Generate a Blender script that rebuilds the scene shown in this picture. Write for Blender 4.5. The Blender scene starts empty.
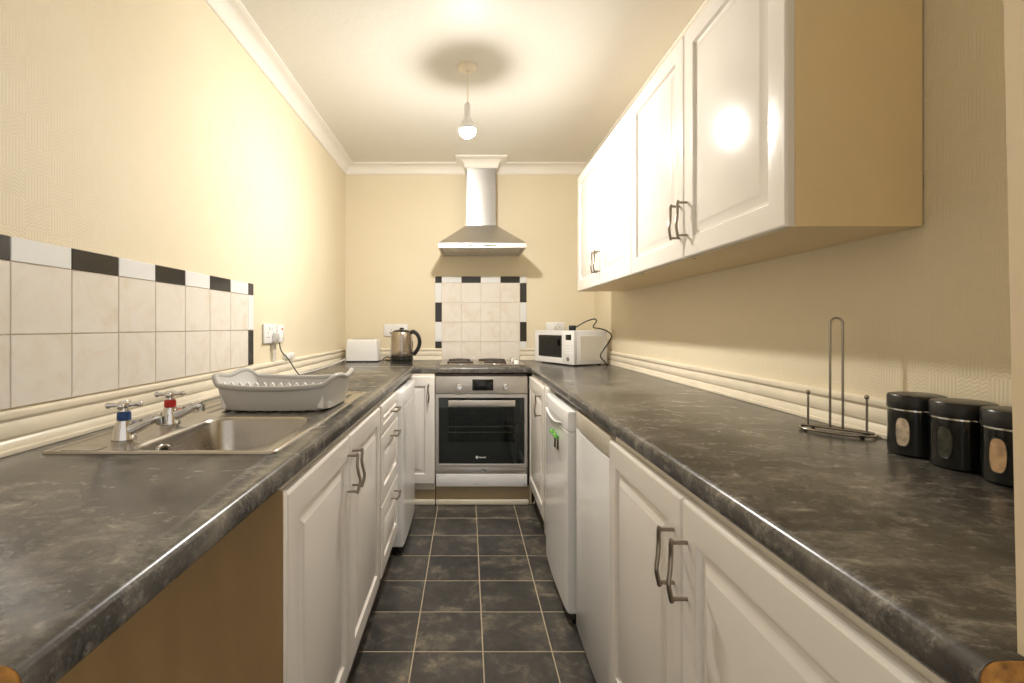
import bpy, bmesh, math, random
from mathutils import Vector, Matrix
random.seed(7)
PI = math.pi
scene = bpy.context.scene
C = scene.collection

# ------------------------------------------------------------------ camera, world, exposure
F_PX, VPX, VPY, ZC = 490.0, 467.5, 326.0, 1.163
cam = bpy.data.cameras.new('camera')
cam.sensor_fit = 'HORIZONTAL'; cam.sensor_width = 36.0
cam.lens = 36.0 * F_PX / 1024.0
cam.shift_x = (512.0 - VPX) / 1024.0
cam.shift_y = -(341.5 - VPY) / 1024.0
cam.clip_start = 0.02
cam_o = bpy.data.objects.new('camera', cam); C.objects.link(cam_o)
cam_o.location = (0, 0, ZC); cam_o.rotation_euler = (PI / 2, 0, 0)
scene.camera = cam_o

world = bpy.data.worlds.new('world'); scene.world = world
world.use_nodes = True
bg = world.node_tree.nodes['Background']
bg.inputs['Color'].default_value = (1.0, 0.95, 0.89, 1)
bg.inputs['Strength'].default_value = 0.84

BULB_STRENGTH = 1420.0
scene.view_settings.view_transform = 'Standard'
scene.view_settings.look = 'None'
scene.view_settings.exposure = 0.20
scene.view_settings.gamma = 1.0
scene.view_settings.use_curve_mapping = False

# ------------------------------------------------------------------ room measures
XL, XR, YB, ZT = -0.96, 1.0, 3.85, 2.427       # left wall, right wall, back wall, ceiling
WT, WB = 0.8955, 0.8530                       # worktop top and underside
NL, NR = -0.350, 0.408                        # worktop noses left / right
YBK = 3.185                                   # nose of the back worktop

# ------------------------------------------------------------------ mesh helpers
def finish(bm, name, mat, parent=None, sharp=0.6, flat=False, loc=None):
    bmesh.ops.remove_doubles(bm, verts=bm.verts, dist=1e-6)
    bmesh.ops.recalc_face_normals(bm, faces=bm.faces)
    for f in bm.faces: f.smooth = not flat
    if not flat:
        for e in bm.edges:
            if len(e.link_faces) == 2:
                e.smooth = e.calc_face_angle(0) < sharp
    me = bpy.data.meshes.new(name); bm.to_mesh(me); bm.free()
    if mat is not None:
        for m in (mat if isinstance(mat, (list, tuple)) else [mat]): me.materials.append(m)
    o = bpy.data.objects.new(name, me); C.objects.link(o)
    if parent: o.parent = parent
    if loc: o.location = loc
    return o

def add_box(bm, lo, hi, bev=0.0, seg=2, rot=None, about=None):
    t = bmesh.new()
    bmesh.ops.create_cube(t, size=1.0)
    for v in t.verts:
        v.co = Vector(((lo[i] + hi[i]) / 2 + v.co[i] * (hi[i] - lo[i]) for i in range(3)))
    if bev > 0:
        bmesh.ops.bevel(t, geom=list(t.edges), offset=bev, segments=seg, profile=0.5, affect='EDGES')
    if rot is not None: bmesh.ops.rotate(t, verts=t.verts, cent=about or (0, 0, 0), matrix=rot)
    merge(bm, t)

def merge(bm, t):
    me = bpy.data.meshes.new('tmp'); t.to_mesh(me); t.free()
    bm.from_mesh(me); bpy.data.meshes.remove(me)

def box(name, lo, hi, mat, parent=None, bev=0.0, seg=2, loc=None):
    bm = bmesh.new(); add_box(bm, lo, hi, bev, seg)
    return finish(bm, name, mat, parent, loc=loc)

def catmull(pts, n=8):
    pts = [Vector(p) for p in pts]
    if len(pts) < 3: return pts
    out = []
    P = [pts[0] * 2 - pts[1]] + pts + [pts[-1] * 2 - pts[-2]]
    for i in range(1, len(P) - 2):
        p0, p1, p2, p3 = P[i - 1:i + 3]
        for k in range(n):
            t = k / n
            out.append(0.5 * ((2 * p1) + (p2 - p0) * t + (2 * p0 - 5 * p1 + 4 * p2 - p3) * t * t + (3 * p1 - p0 - 3 * p2 + p3) * t ** 3))
    out.append(pts[-1])
    return out

def add_tube(bm, pts, r, n=10, closed=False, scale=None):
    pts = [Vector(p) for p in pts]
    m = len(pts); rings = []
    up = None
    for i, p in enumerate(pts):
        if closed: d = pts[(i + 1) % m] - pts[i - 1]
        else: d = pts[min(i + 1, m - 1)] - pts[max(i - 1, 0)]
        d.normalize()
        if up is None:
            up = Vector((0, 0, 1)) if abs(d.z) < 0.9 else Vector((1, 0, 0))
        a = d.cross(up).normalized(); b = a.cross(d).normalized(); up = b
        rr = r[i] if isinstance(r, (list, tuple)) else r
        ring = []
        for k in range(n):
            t = 2 * PI * k / n
            s = scale or (1, 1)
            ring.append(bm.verts.new(p + a * math.cos(t) * rr * s[0] + b * math.sin(t) * rr * s[1]))
        rings.append(ring)
    for i in range(m if closed else m - 1):
        A, B = rings[i], rings[(i + 1) % m]
        for k in range(n):
            try: bm.faces.new((A[k], A[(k + 1) % n], B[(k + 1) % n], B[k]))
            except ValueError: pass
    if not closed:
        for ring in (rings[0], rings[-1]):
            try: bm.faces.new(ring)
            except ValueError: pass

def tube(name, pts, r, mat, parent=None, n=10, closed=False, loc=None, scale=None):
    bm = bmesh.new(); add_tube(bm, pts, r, n, closed, scale)
    return finish(bm, name, mat, parent, sharp=1.0, loc=loc)

def add_lathe(bm, prof, n=32, c=(0, 0, 0), axis='Z', sx=1.0, sy=1.0):
    def place(r, h, t):
        a, b = r * math.cos(t) * sx, r * math.sin(t) * sy
        v = {'Z': (a, b, h), 'Y': (a, h, b), 'X': (h, a, b)}[axis]
        return Vector(c) + Vector(v)
    rings = []
    for r, h in prof:
        if r < 1e-6: rings.append([bm.verts.new(place(0, h, 0))])
        else: rings.append([bm.verts.new(place(r, h, 2 * PI * k / n)) for k in range(n)])
    for A, B in zip(rings, rings[1:]):
        for k in range(n):
            q = [A[k % len(A)], A[(k + 1) % len(A)], B[(k + 1) % len(B)], B[k % len(B)]]
            q2 = []
            for v in q:
                if v not in q2: q2.append(v)
            if len(q2) > 2:
                try: bm.faces.new(q2)
                except ValueError: pass
    for ring in (rings[0], rings[-1]):
        if len(ring) > 2:
            try: bm.faces.new(ring)
            except ValueError: pass

def lathe(name, prof, mat, parent=None, n=32, c=(0, 0, 0), axis='Z', sx=1.0, sy=1.0, loc=None):
    bm = bmesh.new(); add_lathe(bm, prof, n, c, axis, sx, sy)
    return finish(bm, name, mat, parent, loc=loc)

def add_prism(bm, poly, a0, a1, axis):
    """poly: 2D points; extruded from a0 to a1 along axis. X: (y,z)  Y: (x,z)  Z: (x,y)"""
    def P(p, a):
        return {'X': (a, p[0], p[1]), 'Y': (p[0], a, p[1]), 'Z': (p[0], p[1], a)}[axis]
    A = [bm.verts.new(P(p, a0)) for p in poly]; B = [bm.verts.new(P(p, a1)) for p in poly]
    n = len(poly)
    for i in range(n): bm.faces.new((A[i], A[(i + 1) % n], B[(i + 1) % n], B[i]))
    bm.faces.new(A); bm.faces.new(B)

def prism(name, poly, a0, a1, axis, mat, parent=None, loc=None, bev=0.0):
    bm = bmesh.new(); add_prism(bm, poly, a0, a1, axis)
    if bev:
        bmesh.ops.recalc_face_normals(bm, faces=bm.faces)
        bmesh.ops.bevel(bm, geom=[e for e in bm.edges if e.calc_face_angle(0) > 0.5], offset=bev, segments=2, profile=0.5, affect='EDGES')
    return finish(bm, name, mat, parent, loc=loc)

def sweep(name, prof, path, mat, parent=None):
    """prof: closed list of (offset from wall, z); path in XY with the room on its right hand"""
    path = [Vector((p[0], p[1])) for p in path]
    bm = bmesh.new(); rings = []
    for i, p in enumerate(path):
        d0 = (p - path[i - 1]).normalized() if i > 0 else None
        d1 = (path[i + 1] - p).normalized() if i < len(path) - 1 else None
        d0 = d0 or d1; d1 = d1 or d0
        n0, n1 = Vector((d0.y, -d0.x)), Vector((d1.y, -d1.x))
        m = (n0 + n1); m = m / (1 + n0.dot(n1))
        rings.append([bm.verts.new((p.x + m.x * o, p.y + m.y * o, z)) for o, z in prof])
    n = len(prof)
    for A, B in zip(rings, rings[1:]):
        for k in range(n): bm.faces.new((A[k], A[(k + 1) % n], B[(k + 1) % n], B[k]))
    bm.faces.new(rings[0]); bm.faces.new(rings[-1])
    return finish(bm, name, mat, parent, sharp=0.5)

def rrect(x0, x1, y0, y1, r, n=6):
    pts = []
    for cx, cy, a in ((x1 - r, y0 + r, -PI / 2), (x1 - r, y1 - r, 0), (x0 + r, y1 - r, PI / 2), (x0 + r, y0 + r, PI)):
        for k in range(n + 1):
            t = a + PI / 2 * k / n
            pts.append((cx + r * math.cos(t), cy + r * math.sin(t)))
    return pts

def loft(bm, loops, cap0=False, cap1=False):
    rings = [[bm.verts.new(p) for p in lp] for lp in loops]
    n = len(rings[0])
    for A, B in zip(rings, rings[1:]):
        for k in range(n): bm.faces.new((A[k], A[(k + 1) % n], B[(k + 1) % n], B[k]))
    if cap0: bm.faces.new(rings[0])
    if cap1: bm.faces.new(rings[-1])

# ------------------------------------------------------------------ things
def tag(o, label=None, cat=None, group=None, kind=None):
    if label: o['label'] = label
    if cat: o['category'] = cat
    if group: o['group'] = group
    if kind: o['kind'] = kind
    return o

def thing(name, label, cat, loc=(0, 0, 0), rotz=0, group=None):
    o = bpy.data.objects.new(name, None); C.objects.link(o)
    o.empty_display_size = 0.05
    o.location = loc; o.rotation_euler = (0, 0, rotz)
    return tag(o, label, cat, group)

def struct(o):
    o['kind'] = 'structure'; return o

def dup(o, parent=None, loc=None):
    c = o.copy(); C.objects.link(c)
    if parent: c.parent = parent
    if loc is not None: c.location = loc
    return c

# ------------------------------------------------------------------ materials
def new_mat(name, base=(0.8, 0.8, 0.8), rough=0.5, metal=0.0, coat=0.0, spec=0.5, trans=0.0, ior=1.45):
    m = bpy.data.materials.new(name); m.use_nodes = True
    b = m.node_tree.nodes['Principled BSDF']
    b.inputs['Base Color'].default_value = (*base, 1)
    b.inputs['Roughness'].default_value = rough
    b.inputs['Metallic'].default_value = metal
    b.inputs['Coat Weight'].default_value = coat
    b.inputs['Coat Roughness'].default_value = 0.06
    b.inputs['Specular IOR Level'].default_value = spec
    b.inputs['Transmission Weight'].default_value = trans
    b.inputs['IOR'].default_value = ior
    return m, m.node_tree, b

def nd(t, typ, **kw):
    n = t.nodes.new(typ)
    for k, v in kw.items():
        if k in n.inputs.keys(): n.inputs[k].default_value = v
        else: setattr(n, k, v)
    return n

def ramp(t, src, stops):
    r = nd(t, 'ShaderNodeValToRGB')
    el = r.color_ramp.elements
    while len(el) < len(stops): el.new(0.5)
    for e, (p, c) in zip(el, stops): e.position = p; e.color = (*c, 1)
    t.links.new(src, r.inputs['Fac']); return r.outputs['Color']

def coords(t, scale=(1, 1, 1), rnd=False, out='Object'):
    tc = nd(t, 'ShaderNodeTexCoord'); mp = nd(t, 'ShaderNodeMapping'); mp.inputs['Scale'].default_value = scale
    t.links.new(tc.outputs[out], mp.inputs['Vector'])
    if rnd:
        oi = nd(t, 'ShaderNodeObjectInfo'); mu = nd(t, 'ShaderNodeVectorMath', operation='SCALE')
        mu.inputs[0].default_value = (37.0, 53.0, 19.0)
        t.links.new(oi.outputs['Random'], mu.inputs['Scale']); t.links.new(mu.outputs[0], mp.inputs['Location'])
    return mp.outputs['Vector']

def bump(t, b, h, strength=0.2, dist=0.01):
    n = nd(t, 'ShaderNodeBump'); n.inputs['Strength'].default_value = strength; n.inputs['Distance'].default_value = dist
    t.links.new(h, n.inputs['Height']); t.links.new(n.outputs['Normal'], b.inputs['Normal'])

def tinted(name, base, rough=0.5, metal=0.0, var=0.06, scale=4.0, rnd=False, coat=0.0, stretch=(1, 1, 1), rough_var=0.0, spec=0.5):
    m, t, b = new_mat(name, base, rough, metal, coat, spec)
    v = coords(t, stretch, rnd)
    n = nd(t, 'ShaderNodeTexNoise', Scale=scale, Detail=5.0, Roughness=0.6); t.links.new(v, n.inputs['Vector'])
    lo = tuple(max(0, c * (1 - var)) for c in base); hi = tuple(min(1, c * (1 + var)) for c in base)
    t.links.new(ramp(t, n.outputs['Fac'], [(0.3, lo), (0.7, hi)]), b.inputs['Base Color'])
    if rough_var:
        mr = nd(t, 'ShaderNodeMapRange'); mr.inputs['To Min'].default_value = rough - rough_var; mr.inputs['To Max'].default_value = rough + rough_var
        t.links.new(n.outputs['Fac'], mr.inputs['Value']); t.links.new(mr.outputs[0], b.inputs['Roughness'])
    return m

def wallpaper(name, axis):
    m, t, b = new_mat(name, (0.82, 0.71, 0.50), 0.62, spec=0.35)
    v = coords(t)
    n = nd(t, 'ShaderNodeTexNoise', Scale=1.6, Detail=4.0); t.links.new(v, n.inputs['Vector'])
    t.links.new(ramp(t, n.outputs['Fac'], [(0.3, (0.765, 0.672, 0.488)), (0.7, (0.80, 0.713, 0.533))]), b.inputs['Base Color'])
    # embossed squares: fine ribs alternating with zig-zag ribs, block size 65 mm
    sx = nd(t, 'ShaderNodeSeparateXYZ'); t.links.new(v, sx.inputs[0])
    cx = nd(t, 'ShaderNodeCombineXYZ'); t.links.new(sx.outputs[axis], cx.inputs[0]); t.links.new(sx.outputs['Z'], cx.inputs[1])
    ch = nd(t, 'ShaderNodeTexChecker', Scale=16.0); t.links.new(cx.outputs[0], ch.inputs['Vector'])
    w1 = nd(t, 'ShaderNodeTexWave', wave_type='BANDS', bands_direction='X', Scale=42.0, Distortion=0.4); t.links.new(cx.outputs[0], w1.inputs['Vector'])
    # zig-zag: z + triangle(x)
    pp = nd(t, 'ShaderNodeMath', operation='PINGPONG'); pp.inputs[1].default_value = 0.008
    t.links.new(sx.outputs[axis], pp.inputs[0])
    ml = nd(t, 'ShaderNodeMath', operation='MULTIPLY_ADD'); ml.inputs[1].default_value = 0.7
    t.links.new(pp.outputs[0], ml.inputs[0]); t.links.new(sx.outputs['Z'], ml.inputs[2])
    sn = nd(t, 'ShaderNodeMath', operation='MULTIPLY'); sn.inputs[1].default_value = 2 * PI / 0.0085
    t.links.new(ml.outputs[0], sn.inputs[0])
    s2 = nd(t, 'ShaderNodeMath', operation='SINE'); t.links.new(sn.outputs[0], s2.inputs[0])
    s3 = nd(t, 'ShaderNodeMath', operation='MULTIPLY_ADD'); s3.inputs[1].default_value = 0.5; s3.inputs[2].default_value = 0.5
    t.links.new(s2.outputs[0], s3.inputs[0])
    mx = nd(t, 'ShaderNodeMix', data_type='FLOAT')
    t.links.new(ch.outputs['Fac'], mx.inputs[0]); t.links.new(w1.outputs['Fac'], mx.inputs[2]); t.links.new(s3.outputs[0], mx.inputs[3])
    bump(t, b, mx.outputs[0], 0.28, 0.0016)
    return m

M = {}
M['paper_x'] = wallpaper('wallpaper_side', 'Y')
M['paper_y'] = wallpaper('wallpaper_back', 'X')

m, t, b = new_mat('ceiling_plaster', (0.76, 0.73, 0.665), 0.5, spec=0.3)
v = coords(t)
n1 = nd(t, 'ShaderNodeTexVoronoi', Scale=16.0, feature='SMOOTH_F1'); n2 = nd(t, 'ShaderNodeTexNoise', Scale=26.0, Detail=4.0, Distortion=1.6)
t.links.new(v, n1.inputs['Vector']); t.links.new(v, n2.inputs['Vector'])
ad = nd(t, 'ShaderNodeMath', operation='ADD'); t.links.new(n1.outputs['Distance'], ad.inputs[0]); t.links.new(n2.outputs['Fac'], ad.inputs[1])
bump(t, b, ad.outputs[0], 0.2, 0.006); M['ceiling'] = m

M['cornice'] = tinted('cornice_paint', (0.86, 0.82, 0.75), 0.45, var=0.02)
M['trim'] = tinted('cream_gloss_trim', (0.81, 0.73, 0.58), 0.28, var=0.07, scale=9.0, stretch=(1, 1, 4))
M['jamb'] = tinted('door_frame_paint', (0.76, 0.62, 0.42), 0.3, var=0.04, scale=6)

def worktop_mat(name):
    m, t, b = new_mat(name, (0.06, 0.055, 0.05), 0.25, spec=0.55)
    def noise(st, sc, det, ro, di):
        n = nd(t, 'ShaderNodeTexNoise', Scale=sc, Detail=det, Roughness=ro, Distortion=di); t.links.new(coords(t, st), n.inputs['Vector']); return n.outputs['Fac']
    base = noise((1, 1, 1), 4.5, 12.0, 0.70, 0.3)
    flake = noise((1.0, 1.5, 1.5), 13.0, 12.0, 0.74, 0.25)
    fine = noise((1.0, 1.3, 1.3), 42.0, 8.0, 0.78, 0.2)
    c0 = ramp(t, base, [(0.38, (0.030, 0.027, 0.025)), (0.52, (0.075, 0.069, 0.060)), (0.68, (0.165, 0.148, 0.120))])
    c1 = ramp(t, flake, [(0.50, (0, 0, 0)), (0.60, (0.07, 0.064, 0.053)), (0.72, (0.30, 0.275, 0.225))])
    c2 = ramp(t, fine, [(0.54, (0, 0, 0)), (0.72, (0.17, 0.16, 0.14))])
    cur = c0
    for c in (c1, c2):
        mx = nd(t, 'ShaderNodeMix', data_type='RGBA', blend_type='ADD'); mx.inputs[0].default_value = 1
        t.links.new(cur, mx.inputs[6]); t.links.new(c, mx.inputs[7]); cur = mx.outputs[2]
    t.links.new(cur, b.inputs['Base Color'])
    bump(t, b, fine, 0.06, 0.002)
    return m
M['worktop'] = worktop_mat('slate_laminate')

m, t, b = new_mat('slate_vinyl', (0.05, 0.048, 0.045), 0.3, spec=0.45)
v = coords(t, (1, 1, 1), rnd=True)
n0 = nd(t, 'ShaderNodeTexNoise', Scale=8.0, Detail=12.0, Roughness=0.72, Distortion=0.35); t.links.new(v, n0.inputs['Vector'])
t.links.new(ramp(t, n0.outputs['Fac'], [(0.38, (0.036, 0.034, 0.032)), (0.52, (0.060, 0.055, 0.049)), (0.60, (0.115, 0.100, 0.078)), (0.72, (0.26, 0.215, 0.15))]), b.inputs['Base Color'])
n1 = nd(t, 'ShaderNodeTexNoise', Scale=22.0, Detail=6.0); t.links.new(v, n1.inputs['Vector'])
bump(t, b, n1.outputs['Fac'], 0.12, 0.003); M['floor_tile'] = m
M['grout'] = tinted('floor_grout', (0.44, 0.36, 0.245), 0.8, var=0.12, scale=14)

m, t, b = new_mat('marbled_wall_tile', (0.78, 0.71, 0.62), 0.14, spec=0.5)
v = coords(t, (1, 1, 1), rnd=True)
n0 = nd(t, 'ShaderNodeTexNoise', Scale=9.0, Detail=8.0, Roughness=0.6, Distortion=1.4); t.links.new(v, n0.inputs['Vector'])
t.links.new(ramp(t, n0.outputs['Fac'], [(0.33, (0.73, 0.65, 0.55)), (0.5, (0.78, 0.725, 0.65)), (0.7, (0.80, 0.755, 0.69))]), b.inputs['Base Color']); M['tile'] = m
M['tile_white'] = tinted('white_border_tile', (0.80, 0.80, 0.79), 0.12, var=0.02)
M['tile_black'] = tinted('black_border_tile', (0.035, 0.032, 0.028), 0.12, var=0.2)
M['wgrout'] = tinted('wall_grout', (0.70, 0.60, 0.46), 0.8, var=0.1, scale=20)

M['door'] = tinted('cream_foil_door', (0.80, 0.755, 0.70), 0.21, var=0.015, spec=0.5)
M['carcass'] = tinted('white_melamine', (0.74, 0.69, 0.60), 0.4, var=0.02)
M['tan'] = tinted('beige_melamine', (0.80, 0.64, 0.385), 0.4, var=0.03)  # ochre tone of the shaded end panel put into the cabinet body colour
M['panel'] = tinted('brown_hardboard', (0.27, 0.17, 0.07), 0.6, var=0.14, scale=3.0, stretch=(3, 3, 1))
M['chip'] = tinted('chipboard', (0.33, 0.15, 0.03), 0.85, var=0.5, scale=70.0)
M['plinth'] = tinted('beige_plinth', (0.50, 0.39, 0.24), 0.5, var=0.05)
M['plinth_dark'] = tinted('dark_plinth', (0.05, 0.04, 0.03), 0.6, var=0.2)  # shadow under the base units painted into their plinths; also colours magnet stems
M['white'] = tinted('white_enamel', (0.80, 0.79, 0.78), 0.22, var=0.01, coat=0.3)
M['white_plastic'] = tinted('white_plastic', (0.82, 0.81, 0.79), 0.32, var=0.015)
M['grey_plastic'] = tinted('light_grey_plastic', (0.56, 0.55, 0.53), 0.35, var=0.02)
M['rim_plastic'] = tinted('grey_rim_plastic', (0.44, 0.43, 0.41), 0.3, var=0.02)
M['black'] = tinted('black_plastic', (0.012, 0.012, 0.012), 0.3, var=0.2)
M['black_gloss'] = tinted('black_gloss', (0.006, 0.007, 0.006), 0.08, var=0.2)
M['cable'] = tinted('grey_cable', (0.10, 0.10, 0.10), 0.5, var=0.1)
M['chrome'] = tinted('chrome', (0.68, 0.665, 0.64), 0.07, 1.0, var=0.02)
M['pewter'] = tinted('pewter', (0.30, 0.26, 0.21), 0.3, 1.0, var=0.06, scale=20)
M['wire'] = tinted('wire_steel', (0.38, 0.35, 0.31), 0.2, 1.0, var=0.04)
M['blue'] = tinted('blue_tape', (0.02, 0.07, 0.22), 0.4, var=0.2, scale=30)
M['red'] = tinted('red_tape', (0.55, 0.02, 0.015), 0.4, var=0.2, scale=30)
M['green'] = tinted('green_plastic', (0.15, 0.42, 0.07), 0.4, var=0.2, scale=40)
M['iron'] = tinted('hotplate_iron', (0.035, 0.025, 0.02), 0.55, var=0.25, scale=30)
M['filter'] = tinted('filter_mesh', (0.52, 0.49, 0.44), 0.45, 0.8, var=0.25, scale=160)
M['food_pale'] = tinted('pale_contents', (0.62, 0.52, 0.40), 0.35, var=0.5, scale=60)
M['food_dark'] = tinted('dark_contents', (0.05, 0.05, 0.035), 0.3, var=0.7, scale=60)
M['food_orange'] = tinted('orange_contents', (0.52, 0.34, 0.19), 0.5, var=0.35, scale=70)
M['metal_strip'] = tinted('joint_strip', (0.66, 0.62, 0.54), 0.3, 1.0, var=0.04)

def brushed(name, base, rough, stretch, var=0.10, scale=1.0):
    m, t, b = new_mat(name, base, rough, 1.0)
    v = coords(t, stretch)
    n = nd(t, 'ShaderNodeTexNoise', Scale=scale, Detail=4.0, Roughness=0.6); t.links.new(v, n.inputs['Vector'])
    lo = tuple(c * (1 - var) for c in base); hi = tuple(min(1, c * (1 + var)) for c in base)
    t.links.new(ramp(t, n.outputs['Fac'], [(0.3, lo), (0.7, hi)]), b.inputs['Base Color'])
    mr = nd(t, 'ShaderNodeMapRange'); mr.inputs['To Min'].default_value = rough * 0.8; mr.inputs['To Max'].default_value = rough * 1.25
    t.links.new(n.outputs['Fac'], mr.inputs['Value']); t.links.new(mr.outputs[0], b.inputs['Roughness'])
    return m
M['dw_panel'] = tinted('champagne_plastic', (0.60, 0.54, 0.45), 0.18, var=0.02)
M['steel_h'] = brushed('brushed_steel', (0.62, 0.59, 0.55), 0.38, (3, 3, 700), 0.035)
M['steel_v'] = brushed('brushed_steel_upright', (0.47, 0.455, 0.43), 0.24, (700, 700, 3), 0.035)
tt = M['steel_v'].node_tree; bb_ = tt.nodes['Principled BSDF']; bb_.inputs['Anisotropic'].default_value = 0.85
tg = nd(tt, 'ShaderNodeTangent'); tg.direction_type = 'RADIAL'; tg.axis = 'Z'; tt.links.new(tg.outputs[0], bb_.inputs['Tangent'])
bb_.inputs['Anisotropic Rotation'].default_value = 0.25
M['kettle_steel'] = brushed('kettle_steel', (0.46, 0.40, 0.34), 0.22, (5, 5, 500), 0.03)
M['sink'] = brushed('sink_steel', (0.47, 0.435, 0.385), 0.25, (300, 30, 300), 0.02)

m, t, b = new_mat('oven_glass', (0.010, 0.013, 0.011), 0.04, spec=0.6, trans=0.0); M['oven_glass'] = m
n = nd(t, 'ShaderNodeTexNoise', Scale=5.0); t.links.new(coords(t), n.inputs['Vector'])
t.links.new(ramp(t, n.outputs['Fac'], [(0.3, (0.008, 0.010, 0.009)), (0.7, (0.014, 0.017, 0.014))]), b.inputs['Base Color'])

m = bpy.data.materials.new('tinted_glass'); m.use_nodes = True; t = m.node_tree; t.nodes.clear()
o_ = nd(t, 'ShaderNodeOutputMaterial'); tr = nd(t, 'ShaderNodeBsdfTransparent'); gl = nd(t, 'ShaderNodeBsdfGlossy', Roughness=0.03)
nz = nd(t, 'ShaderNodeTexNoise', Scale=3.0); fr = nd(t, 'ShaderNodeFresnel', IOR=1.5); mx = nd(t, 'ShaderNodeMixShader')
t.links.new(ramp(t, nz.outputs['Fac'], [(0.3, (0.58, 0.63, 0.58)), (0.7, (0.62, 0.67, 0.62))]), tr.inputs['Color'])
t.links.new(fr.outputs[0], mx.inputs[0]); t.links.new(tr.outputs[0], mx.inputs[1]); t.links.new(gl.outputs[0], mx.inputs[2]); t.links.new(mx.outputs[0], o_.inputs[0])
M['tint_glass'] = m

m = bpy.data.materials.new('bulb_glow'); m.use_nodes = True; t = m.node_tree; t.nodes.clear()
o_ = nd(t, 'ShaderNodeOutputMaterial'); em = nd(t, 'ShaderNodeEmission', Color=(1.0, 0.955, 0.885, 1), Strength=BULB_STRENGTH); t.links.new(em.outputs[0], o_.inputs[0])
M['bulb'] = m
m = bpy.data.materials.new('neon_red'); m.use_nodes = True; t = m.node_tree; t.nodes.clear()
o_ = nd(t, 'ShaderNodeOutputMaterial'); em = nd(t, 'ShaderNodeEmission', Color=(1.0, 0.12, 0.03, 1), Strength=0.9); t.links.new(em.outputs[0], o_.inputs[0])
M['neon'] = m

# ================================================================== STRUCTURE
Y0 = -0.6
floor = struct(box('floor', (XL - 0.1, Y0, -0.06), (XR + 0.1, YB + 0.1, -0.0008), M['grout']))
# floor tiles: 247 x 243 mm pitch, 4 mm joints
bm = bmesh.new(); add_box(bm, (-0.1214, -0.1194, -0.003), (0.1214, 0.1194, 0.0), 0.0008, 1)
tile0 = finish(bm, 'floor_tile', M['floor_tile'], floor)
first = True
for i in range(-2, 2):
    for j in range(0, 16):
        loc = (0.055 + 0.247 * (i + 0.5), 3.2114 - 0.2434 * (j + 0.5) + 0.0, 0)
        if first: tile0.location = loc; first = False
        else: dup(tile0, floor, loc)
# the last narrow columns that run under the units
bm = bmesh.new(); add_box(bm, (-0.0555, -0.1194, -0.003), (0.0555, 0.1194, 0.0), 0.0008, 1)
tcut = finish(bm, 'floor_tile', M['floor_tile'], floor, loc=(0.055 - 0.247 * 2 - 0.057, 3.2114 - 0.1217, 0))
for j in range(1, 16): dup(tcut, floor, (0.055 - 0.247 * 2 - 0.057, 3.2114 - 0.2434 * (j + 0.5), 0))
for j in range(0, 16): dup(tcut, floor, (0.055 + 0.247 * 2 + 0.057, 3.2114 - 0.2434 * (j + 0.5), 0))

ceiling = struct(box('ceiling', (XL - 0.1, Y0, ZT), (XR + 0.1, YB + 0.1, ZT + 0.06), M['ceiling']))
wall_l = struct(box('wall_left', (XL - 0.1, Y0, -0.003), (XL, YB + 0.1, ZT), M['paper_x']))
wall_b = struct(box('wall_back', (XL, YB, -0.003), (XR, YB + 0.1, ZT), M['paper_y']))
wall_r = struct(box('wall_right', (XR, 0.30, -0.003), (XR + 0.1, YB + 0.1, ZT), M['paper_x']))
bm = bmesh.new()
add_box(bm, (0.475, 0.300, WT), (XR, 0.396, ZT)); add_box(bm, (0.475, 0.300, 0.0), (XR, 0.396, WB))
wall_f = struct(finish(bm, 'wall_front', M['paper_y']))
# door frame moulding whose edge stands at the right border of the view (it leans a little)
prof = [(0.0, 0.400), (0.0, 0.388), (0.003, 0.384), (0.003, 0.372), (0.0, 0.368), (0.0, 0.296), (0.006, 0.290), (0.05, 0.290), (0.05, 0.2995), (0.0215, 0.2995), (0.0215, 0.400)]
bm = bmesh.new()
loft(bm, [[(0.4490 - (z - WT) * 0.0215 + p[0], p[1], z) for p in prof] for z in (WT + 0.0005, 2.2)], True, True)
struct(finish(bm, 'trim_1', M['jamb']))

# cornice (one run: left wall, back wall, round the flue, right wall)
cx0, cx1, cyf = -0.010, 0.218, 3.697
cprof = [(0, 2.352), (0.008, 2.352), (0.010, 2.358)]
for k in range(9):
    a = PI / 2 * k / 8
    cprof.append((0.012 + 0.055 * (1 - math.cos(a)), 2.360 + 0.055 * math.sin(a)))
cprof += [(0.069, 2.417), (0.076, 2.418), (0.077, ZT), (0, ZT)]
struct(sweep('trim_2', cprof, [(XL, Y0), (XL, YB), (cx0, YB), (cx0, cyf), (cx1, cyf), (cx1, YB), (XR, YB), (XR, 0.40)], M['cornice']))

# moulded upstand trim on the worktops
dz = [(0, .092), (.010, .092), (.0145, .088), (.016, .082), (.0145, .076), (.009, .071), (.0075, .068), (.010, .063), (.0125, .052), (.0125, .044), (.0105, .036), (.0065, .033), (.0065, .030), (.010, .026), (.013, .016), (.0135, .012), (.017, .010), (.018, .006), (.017, .0008), (0, .0008)]
dprof = [(o, WT + z) for o, z in dz]
struct(sweep('trim_3', dprof, [(XL, 0.42), (XL, YB), (-0.203, YB)], M['trim']))
struct(sweep('trim_4', dprof, [(0.413, YB), (XR, YB), (XR, 0.402)], M['trim']))

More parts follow.
